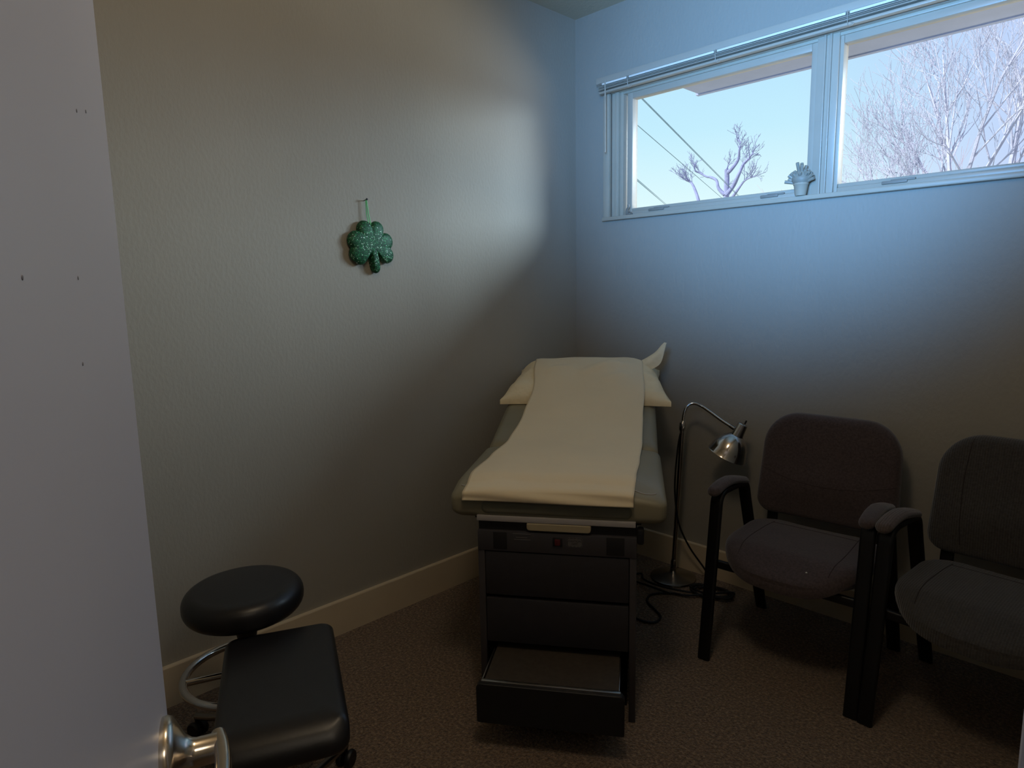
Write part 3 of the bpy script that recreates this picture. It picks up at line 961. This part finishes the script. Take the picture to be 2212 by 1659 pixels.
# ------------------------------------------------------------------ guest chairs
def make_chair(label, loc, rz, fab, arm_fab, seam_white):
    ch = thing('guest_chair', label, 'chair', loc, rz, 'padded guest chairs')
    sec = flat_section(0.045, 0.021, 0.009, 5)
    for sx in (-1, 1):
        x = sx * 0.250
        fl = [(x, -0.268, 0.0), (x, -0.240, 0.22), (x, -0.212, 0.45)] + catmull([(x, -0.200, 0.545), (x, -0.194, 0.585), (x, -0.178, 0.607), (x, -0.150, 0.615)], 6)
        obj('leg', S(fl, 1.0, section=sec, binormal=(1, 0, 0)), M['black_metal'], ch)
        obj('arm_rail', S([(x, -0.152, 0.615), (x, -0.06, 0.613), (x, 0.0, 0.606)], 1.0, section=sec, binormal=(1, 0, 0)), M['black_metal'], ch)
        rl = catmull([(x, -0.002, 0.606), (x, 0.022, 0.600), (x, 0.038, 0.582), (x, 0.050, 0.545)], 6) + [(x, 0.150, 0.27), (x, 0.256, 0.0)]
        obj('leg', S(rl, 1.0, section=sec, binormal=(1, 0, 0)), M['black_metal'], ch)
        # padded armrest, arched along its length
        bm = pad(rrect(0.0235, 0.140, (0.0225,) * 4, 6), soft_layers(0.0, 0.029, 0.0145, 6), dome=0.001, rings=3, fn=lambda i: rrect(0.0235 - i, 0.140 - i, (0.0225 - i,) * 4, 6))
        deform(bm, lambda X, Y, Z: (x + X * (1 + 0.1 * math.cos(Y * 9)), Y - 0.098, 0.6265 + Z - 0.50 * (Y + 0.02) ** 2 - (0.55 * max(0, -(Y + 0.06)) ** 1.5 if Y < -0.06 else 0) - 0.02 * max(0, Y) / 0.14))
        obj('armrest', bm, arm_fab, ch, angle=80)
        # upright between seat and back
        up = catmull([(sx * 0.190, 0.06, 0.362), (sx * 0.190, 0.135, 0.365), (sx * 0.190, 0.170, 0.40), (sx * 0.190, 0.182, 0.46), (sx * 0.190, 0.205, 0.60)], 6)
        obj('back_support', S(up, 1.0, section=flat_section(0.040, 0.014, 0.005, 4), binormal=(1, 0, 0)), M['black_metal'], ch)
    for y, z in ((-0.16, 0.352), (0.10, 0.352)):
        obj('seat_rail', S([(-0.25, y - 0.045 if y < 0 else y + 0.012, z), (0.25, y - 0.045 if y < 0 else y + 0.012, z)], 1.0, section=flat_section(0.030, 0.018, 0.006, 4), binormal=(0, 0, 1)), M['black_metal'], ch)
    # seat
    out = rrect(0.240, 0.232, (0.205, 0.11, 0.11, 0.205), 12)
    bm = pad(out, soft_layers(0.366, 0.438, 0.034, 6), dome=0.012, rings=10)
    deform(bm, lambda X, Y, Z: (X, Y - 0.065, Z + (0.004 - 0.045 * smooth01((-Y - 0.10) / 0.14) if Z > 0.39 else 0.008 * smooth01((-Y - 0.10) / 0.14)) + 0.010 * (abs(X) / 0.243) ** 2))
    bv = BVHTree.FromBMesh(bm)
    st_ = obj('seat', bm, fab, ch, angle=60)
    def drape(pl):
        bm = bmesh.new()
        P = []
        for c in catmull([(a, b2, 0) for a, b2 in pl], 10):
            h = bv.ray_cast(Vector((c.x, c.y, 1)), Vector((0, 0, -1)))
            if h[0] is not None:
                P.append(h[0] + Vector((0, 0, -0.0004)))
        if len(P) > 1:
            sweep(bm, P, 0.0016, 6)
        obj('seam', bm, M['seam_soft' if seam_white else 'seam'], st_)
    drape([(-0.150, 0.10), (-0.156, 0.0), (-0.158, -0.12), (-0.150, -0.23)])
    drape([(0.150, 0.10), (0.156, 0.0), (0.158, -0.12), (0.150, -0.23)])
    drape([(-0.150, 0.085), (0.0, 0.095), (0.150, 0.085)])
    if seam_white:
        h = bv.ray_cast(Vector((0.085, -0.235, 1)), Vector((0, 0, -1)))
        bm = lathe(bmesh.new(), [(0, 0), (0.0035, 0), (0.0025, 0.0015), (0, 0.002)], 7, Matrix.Translation(h[0]))
        sp = obj('lint_speck', bm, M['lint'], st_)
        sp['label'] = 'small white speck of lint'
    # backrest
    out = rrect(0.247, 0.198, (0.060, 0.125, 0.125, 0.060), 12)
    bm = pad(out, soft_layers(-0.033, 0.033, 0.027, 6), dome=0.010, rings=10, dome_bottom=0.004)
    def bk_fn(X, Y, Z):
        # pad lies in XY -> stand it up; bulge at the lower third (lumbar)
        z = 0.660 + Y
        y = 0.212 - Z + 0.16 * Y + 0.22 * X * X * -1 * 0.6
        y -= 0.014 * math.exp(-((Y + 0.06) / 0.07) ** 2) * (1 if Z > 0 else 0) * (1 - (X / 0.25) ** 2)
        return (X * (1 - 0.03 * (Y / 0.2)), y, z)
    deform(bm, bk_fn)
    bvb = BVHTree.FromBMesh(bm)
    bk_ = obj('backrest', bm, fab, ch, angle=60)
    def drape_b(pl):
        bm = bmesh.new()
        P = []
        for c in catmull([(a, 0, b2) for a, b2 in pl], 10):
            h = bvb.ray_cast(Vector((c.x, -1, c.z)), Vector((0, 1, 0)))
            if h[0] is not None:
                P.append(h[0] + Vector((0, 0.0004, 0)))
        if len(P) > 1:
            sweep(bm, P, 0.0014, 6)
        obj('seam', bm, M['seam_soft' if seam_white else 'seam'], bk_)
    if seam_white:
        drape_b([(-0.235, 0.640), (-0.12, 0.612), (0.0, 0.603), (0.12, 0.612), (0.235, 0.640)])
    else:
        drape_b([(-0.150, 0.855), (-0.160, 0.70), (-0.150, 0.50)])
        drape_b([(0.150, 0.855), (0.160, 0.70), (0.150, 0.50)])
    return ch
make_chair('purple-brown padded armchair with black metal legs right beside the floor lamp', (1.383, -0.372, 0), math.radians(2.5), M['fabric_a'], M['fabric_a'], True)
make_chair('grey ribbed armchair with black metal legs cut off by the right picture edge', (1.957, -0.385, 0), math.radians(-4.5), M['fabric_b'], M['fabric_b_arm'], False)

# ------------------------------------------------------------------ rolling stools
def base_star(parent, r, a0, z=0.062):
    for k in range(5):
        a = a0 + 2 * PI * k / 5
        d = Vector((math.cos(a), math.sin(a), 0))
        pts = catmull([d * 0.02 + Vector((0, 0, z + 0.042)), d * 0.10 + Vector((0, 0, z + 0.038)), d * (r * 0.75) + Vector((0, 0, z + 0.016)), d * r + Vector((0, 0, z + 0.004))], 6)
        lg = obj('leg', S(pts, 0.0115, 12), M['chrome_dull'], parent)
        bm = bmesh.new()
        side = Vector((-d.y, d.x, 0))
        c = d * r + Vector((0, 0, 0.026))
        for s in (-1, 1):
            lathe(bm, [(0, -0.008), (0.022, -0.008), (0.0255, -0.003), (0.0255, 0.003), (0.022, 0.008), (0, 0.008)], 20, axis_mtx(c + side * 0.014 * s, side))
        sweep(bm, [c, c + Vector((0, 0, 0.04))], 0.007, 8)
        obj('caster', bm, M['black_plastic'], lg)

rs = thing('round_stool', 'black round-topped rolling stool with chrome foot ring by the wall', 'stool', (0.448, -2.022, 0))
bm = pad(rrect(0.164, 0.164, (0.163,) * 4, 14), soft_layers(0.456, 0.537, 0.037, 7), dome=0.008, rings=8)
obj('seat', bm, M['black_vinyl'], rs, angle=60)
obj('column', lathe(bmesh.new(), [(0, 0.06), (0.030, 0.06), (0.030, 0.11), (0.024, 0.115), (0.024, 0.30), (0.014, 0.305), (0.014, 0.385), (0, 0.385)], 24), M['chrome_dull'], rs)
obj('seat_mount', lathe(bmesh.new(), [(0, 0.365), (0.024, 0.365), (0.030, 0.40), (0.085, 0.448), (0.10, 0.460), (0, 0.460)], 28), M['black_plastic'], rs)
bm = bmesh.new()
RR = 0.176
ring = [(RR * math.cos(2 * PI * k / 48), RR * math.sin(2 * PI * k / 48), 0.276) for k in range(49)]
sweep(bm, ring, 0.0115, 12, caps=False)
bmesh.ops.remove_doubles(bm, verts=bm.verts[:], dist=0.0005)
for a in (248, 8, 128):
    t = math.radians(a)
    sweep(bm, [(0.02 * math.cos(t), 0.02 * math.sin(t), 0.276), (RR * math.cos(t), RR * math.sin(t), 0.276)], 0.0095, 10)
obj('foot_ring', bm, M['chrome'], rs)
base_star(rs, 0.235, math.radians(203))

qs = thing('square_stool', 'black low stool with rectangular vinyl seat nearest the door lever', 'stool', (0.814, -2.088, 0))
bm = pad(rrect(0.140, 0.243, (0.040, 0.03, 0.03, 0.040), 8), soft_layers(0.370, 0.446, 0.022, 6), dome=0.004, rings=8)
deform(bm, lambda X, Y, Z: (X, Y, Z - 0.026 * smooth01((-Y - 0.195) / 0.05) * (Z > 0.41)))
so = obj('seat', bm, M['black_vinyl'], qs, angle=60)
so.data.transform(Matrix.Rotation(math.radians(65.3), 4, 'Z'))
obj('column', lathe(bmesh.new(), [(0, 0.06), (0.028, 0.06), (0.028, 0.11), (0.022, 0.115), (0.022, 0.24), (0.014, 0.245), (0.014, 0.360), (0.06, 0.365), (0.06, 0.375), (0, 0.375)], 24), M['chrome_dull'], qs)
base_star(qs, 0.265, math.radians(120))

# ------------------------------------------------------------------ outdoors
bm = bmesh.new(); box(bm, -40, 30, 0.12, 60, -0.75, -0.60)
struct('ground', bm, M['grass'], smooth=False, label='winter lawn outside')
bm = bmesh.new()
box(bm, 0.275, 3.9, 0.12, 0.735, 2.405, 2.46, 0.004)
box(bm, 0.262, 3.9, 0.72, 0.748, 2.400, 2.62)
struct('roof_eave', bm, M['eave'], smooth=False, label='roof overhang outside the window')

def branch(bm, p, d, L, r, lvl, rng, spread, kids, droop=0.0, up=0.12, minr=0.004):
    n = 4 if lvl > 0 else 3
    pts, rad = [p.copy()], [r]
    q, dd = p.copy(), d.normalized()
    for k in range(n):
        dd = (dd + Vector((rng.uniform(-1, 1), rng.uniform(-1, 1), rng.uniform(-1, 1))) * 0.17 + Vector((0, 0, up - droop))).normalized()
        q = q + dd * L / n
        pts.append(q.copy())
        rad.append(max(minr, r * (1 - 0.72 * (k + 1) / n)))
    sweep(bm[0 if lvl >= bm[2] else 1], pts, rad, 5 if lvl >= bm[2] else 4)
    if lvl == 0:
        return
    for j in range(kids[lvl]):
        t = 0.22 + 0.76 * (j + rng.random()) / kids[lvl]
        i = min(n - 1, int(t * n))
        a = pts[i].lerp(pts[i + 1], t * n - i)
        dr = (pts[i + 1] - pts[i]).normalized()
        side = Vector((rng.uniform(-1, 1), rng.uniform(-0.6, 0.6), rng.uniform(-0.5, 1)))
        nd = (dr + side.normalized() * spread).normalized()
        branch(bm, a, nd, L * rng.uniform(0.42, 0.62), max(minr, r * (1 - 0.6 * t) * 0.55), lvl - 1, rng, spread, kids, droop, up, minr)

def tree(name, label, x, y, ztrunk, rtrunk, stems, seed, kids, m, spread=0.75, group=None, minr=0.004, up=0.1):
    rng = random.Random(seed)
    t = thing(name, label, 'tree', (x, y, -0.60), 0, group)
    o = Vector((0, 0, ztrunk + 0.6))
    b = [bmesh.new(), bmesh.new(), 2]
    sweep(b[0], [(0, 0, -0.02), (0.03, 0, o.z * 0.5), o], [rtrunk * 1.25, rtrunk * 1.05, rtrunk], 9)
    for (dx, dz, L, r) in stems:
        branch(b, o + Vector((0.04 * dx, 0, -0.12)), Vector((dx, rng.uniform(-0.35, 0.35), dz)), L, r, len(kids) - 1, rng, spread, kids, 0.0, up, minr)
    obj('trunk', b[0], m, t)
    obj('branches', b[1], m, t)
    return t
grp = 'bare winter trees outside the window'
tree('bare_tree', 'largest bare winter tree, fanning pale branches, behind the right window pane', -1.30, 14.0, 2.75, 0.13,
     [(-0.95, 0.85, 2.3, 0.040), (-0.68, 1.0, 2.8, 0.048), (-0.40, 1.2, 3.3, 0.052), (-0.15, 1.3, 3.9, 0.05), (0.15, 1.3, 3.6, 0.05), (-1.15, 0.55, 1.9, 0.03), (0.45, 1.1, 3.2, 0.045)], 11, (0, 4, 6, 8), M['bark'], 0.62, grp, 0.0042)
tree('bare_tree', 'upright bare winter tree behind the far right of the window', -1.10, 18.0, 2.84, 0.14,
     [(-0.20, 1.3, 4.6, 0.06), (0.02, 1.4, 5.0, 0.065), (0.30, 1.2, 4.6, 0.06), (0.62, 1.1, 4.0, 0.06), (0.85, 0.8, 3.1, 0.042)], 23, (0, 4, 6, 7), M['bark'], 0.62, grp, 0.0042)
tree('bare_tree', 'small fan-shaped bare tree low behind the left of the right pane', -4.05, 18.0, 3.55, 0.06,
     [(-0.55, 1.0, 1.5, 0.026), (-0.15, 1.2, 1.8, 0.030), (0.25, 1.2, 1.7, 0.028), (0.65, 0.9, 1.4, 0.024), (-0.95, 0.6, 1.2, 0.02)], 37, (0, 3, 4, 6), M['bark'], 0.7, grp, 0.004)
def pruned_tree():
    rng = random.Random(5)
    t = thing('pruned_tree', 'knobbly pruned tree with a thick bare trunk behind the left window pane', 'tree', (-9.70, 20.0, -0.60))
    b = [bmesh.new(), bmesh.new(), 9]
    def limb(pts, rads, tw):
        P = [Vector((x + 9.70, rng.uniform(-0.1, 0.1), z + 0.6)) for x, z in pts]
        C = catmull(P, 4)
        n = len(C)
        R = []
        for i in range(n):
            f = i / (n - 1) * (len(rads) - 1)
            k = min(int(f), len(rads) - 2)
            R.append(rads[k] + (rads[k + 1] - rads[k]) * (f - k))
        sweep(b[0], C, R, 8)
        for j in range(tw):
            i = rng.randrange(int(n * 0.55), n)
            d = (C[min(i + 1, n - 1)] - C[max(i - 1, 0)]).normalized() + Vector((rng.uniform(-1, 1), rng.uniform(-.5, .5), rng.uniform(-.3, 1)))
            branch(b, C[i], d, rng.uniform(0.35, 0.62), 0.016, 2, rng, 0.8, (0, 2, 3), 0, 0.05, 0.006)
    limb([(-9.70, -0.6), (-9.69, 2.5), (-9.70, 4.4), (-9.71, 5.15), (-9.72, 5.45)], [0.16, 0.13, 0.10, 0.09, 0.075], 5)
    limb([(-9.70, 5.30), (-9.52, 5.42), (-9.30, 5.72), (-9.20, 6.05), (-9.22, 6.30), (-9.42, 6.45)], [0.075, 0.07, 0.05, 0.03, 0.018, 0.01], 8)
    limb([(-9.68, 4.5), (-9.45, 4.85), (-9.20, 5.15), (-9.10, 5.52), (-8.92, 5.68), (-8.72, 5.86)], [0.085, 0.07, 0.06, 0.05, 0.04, 0.02], 10)
    limb([(-9.75, 4.55), (-9.98, 4.80), (-10.10, 5.10), (-10.36, 5.25), (-10.50, 5.28), (-10.78, 5.45), (-10.92, 5.56), (-10.95, 5.85)], [0.07, 0.06, 0.05, 0.045, 0.035, 0.03, 0.03, 0.012], 7)
    limb([(-9.66, 4.2), (-9.30, 4.60), (-9.05, 4.95), (-8.70, 5.02)], [0.07, 0.05, 0.03, 0.015], 10)
    limb([(-10.40, 3.2), (-10.70, 4.3), (-10.95, 4.85), (-11.15, 5.15), (-11.35, 5.25)], [0.08, 0.065, 0.055, 0.04, 0.02], 12)
    limb([(-9.68, 3.0), (-10.15, 3.1), (-10.40, 3.2)], [0.1, 0.09, 0.08], 0)
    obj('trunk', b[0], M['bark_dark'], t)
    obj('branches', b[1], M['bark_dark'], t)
pruned_tree()

def shrub(label, x, y, w, z0, z1, n, seed):
    rng = random.Random(seed)
    t = thing('bare_shrub', label, 'shrub', (x, y, -0.60), 0, 'reddish shrubs along the bottom of the window')
    b = [bmesh.new(), bmesh.new(), 2]
    for k in range(n):
        dx = rng.uniform(-w, w)
        h = rng.uniform(0.78, 1.0) * (z1 + 0.6)
        branch(b, Vector((dx, rng.uniform(-.4, .4), 0)), Vector((rng.uniform(-.25, .25), 0, 1)), h, 0.03, 2, rng, 0.55, (0, 5, 9), 0, 0.04, 0.0045)
    obj('stems', b[0], M['twig_red'], t)
    obj('twigs', b[1], M['twig_red'], t)
shrub('pinkish bare shrub low behind the left end of the right pane', -6.6, 24.5, 1.2, 0, 3.6, 14, 3)
shrub('pinkish bare shrub low behind the middle of the right pane', -5.66, 31.0, 1.4, 0, 4.17, 14, 4)
shrub('pale pink shrub tips beside the succulent in the left pane', -15.87, 38.0, 0.9, 0, 4.85, 9, 9)

def wire(label, A, Bq, r, double=0.0):
    A, Bq = Vector(A), Vector(Bq)
    d = Bq - A
    P, Q = A - d * 0.35, Bq + d * 0.6
    bm = bmesh.new()
    sweep(bm, [P, Q], r, 6)
    if double:
        o = Vector((0, 0, double))
        sweep(bm, [P + o * 0.2, Q + o], r * 0.8, 6)
    w = obj('power_line', bm, M['wire'])
    tag(w, label, 'power line', 'overhead lines seen through the left pane')
wire('highest overhead power line crossing the left window pane', (-3.738, 6, 4.150), (-9.30, 20, 4.53), 0.0075, 0.05)
wire('middle overhead power line crossing the left window pane', (-3.825, 6, 3.793), (-9.85, 20, 4.45), 0.0065)
wire('lowest overhead power line, a short stretch in the lower left pane', (-3.816, 6, 2.973), (-12.26, 20, 4.48), 0.007, 0.06)

# ------------------------------------------------------------------ sky and lamps
w = bpy.data.worlds.new('sky')
SC.world = w
w.use_nodes = True
nt = w.node_tree
bg = nt.nodes['Background']
tc = nt.nodes.new('ShaderNodeTexCoord')
sp = nt.nodes.new('ShaderNodeSeparateXYZ')
nt.links.new(tc.outputs['Generated'], sp.inputs['Vector'])
rz = nt.nodes.new('ShaderNodeValToRGB')
rz.color_ramp.elements[0].position = 0.11
rz.color_ramp.elements[0].color = lin((230, 255, 255))
rz.color_ramp.elements[1].position = 0.34
rz.color_ramp.elements[1].color = lin((184, 228, 255))
e = rz.color_ramp.elements.new(0.21)
e.color = lin((202, 242, 255))
nt.links.new(sp.outputs['Z'], rz.inputs['Fac'])
rx = nt.nodes.new('ShaderNodeValToRGB')          # lavender towards the sun side
rx.color_ramp.elements[0].position = 0.0
rx.color_ramp.elements[0].color = (0, 0, 0, 1)
rx.color_ramp.elements[1].position = 1.0
rx.color_ramp.elements[1].color = (1, 1, 1, 1)
mr = nt.nodes.new('ShaderNodeMapRange')
mr.inputs['From Min'].default_value = -0.38
mr.inputs['From Max'].default_value = -0.10
nt.links.new(sp.outputs['X'], mr.inputs['Value'])
mx = nt.nodes.new('ShaderNodeMixRGB')
nt.links.new(mr.outputs['Result'], mx.inputs['Fac'])
nt.links.new(rz.outputs['Color'], mx.inputs['Color1'])
mx.inputs['Color2'].default_value = lin((198, 212, 252))
nt.links.new(mx.outputs['Color'], bg.inputs['Color'])
bg.inputs['Strength'].default_value = 1.0

def look(o, target):
    o.rotation_euler = (Vector(target) - o.location).to_track_quat('-Z', 'Y').to_euler()
def lamp_obj(name, kind, loc, energy, color, target=None, **kw):
    d = bpy.data.lights.new(name, kind)
    d.energy = energy
    d.color = color
    for k, v in kw.items():
        setattr(d, k, v)
    o = bpy.data.objects.new(name, d)
    COL.objects.link(o)
    o.location = loc
    if target:
        look(o, target)
    return o
# sun over the roof, from behind the building: lights the trees' near side only
lamp_obj('sun_lamp', 'SUN', (-14, -2, 20), 4.6, (1.0, 0.99, 1.0), (-3, 14, 4), angle=0.01)
# daylight arriving low through the high window
lamp_obj('daylight_lamp', 'AREA', (4.6, 4.2, 3.35), 490, (0.70, 0.88, 1.0), (0.9, 0.0, 1.95), shape='DISK', size=2.6)
# sunlight thrown up by the ground outside, reaching the ceiling and upper wall
lamp_obj('ground_bounce_lamp', 'AREA', (4.2, 3.8, -0.9), 430, (1.0, 0.88, 0.72), (0.9, 0.0, 2.0), shape='DISK', size=5.0)
# warm ceiling fixture of the room
lamp_obj('ceiling_lamp', 'POINT', (1.60, -1.95, 2.40), 12.5, (1.0, 0.81, 0.58), shadow_soft_size=0.16)
# added blue spot inside the room, imitates window glare on the wall
lamp_obj('glare_fill_spot', 'SPOT', (1.80, -2.3, 1.85), 430, (0.19, 0.49, 1.0), (1.06, 0, 2.18), spot_size=math.radians(60), spot_blend=1.0, shadow_soft_size=0.3)
# unseen fill light added in the hallway behind the camera
lamp_obj('hallway_fill', 'AREA', (3.1, -2.6, 2.6), 6.0, (1.0, 0.85, 0.66), (2.9, -2.5, 0), shape='DISK', size=0.5)

# ------------------------------------------------------------------ camera
cam = bpy.data.cameras.new('camera')
co = bpy.data.objects.new('camera', cam)
COL.objects.link(co)
R = ((0.701151, -0.09135, 0.707137), (0.712775, 0.115426, -0.69183), (-0.018423, 0.989107, 0.146043))
mw = Matrix(R).to_4x4()
mw.translation = Vector((2.26121, -2.702765, 1.365343))
co.matrix_world = mw
cam.sensor_fit = 'HORIZONTAL'
cam.sensor_width = 36.0
cam.lens = 1413.2588 / 2212 * 36.0
cam.clip_start = 0.02
cam.clip_end = 300
SC.camera = co

SC.view_settings.view_transform = 'Standard'
SC.view_settings.look = 'None'
SC.view_settings.exposure = 0.0
SC.cycles.use_denoising = True
SC.cycles.max_bounces = 8
SC.cycles.sample_clamp_indirect = 4.0
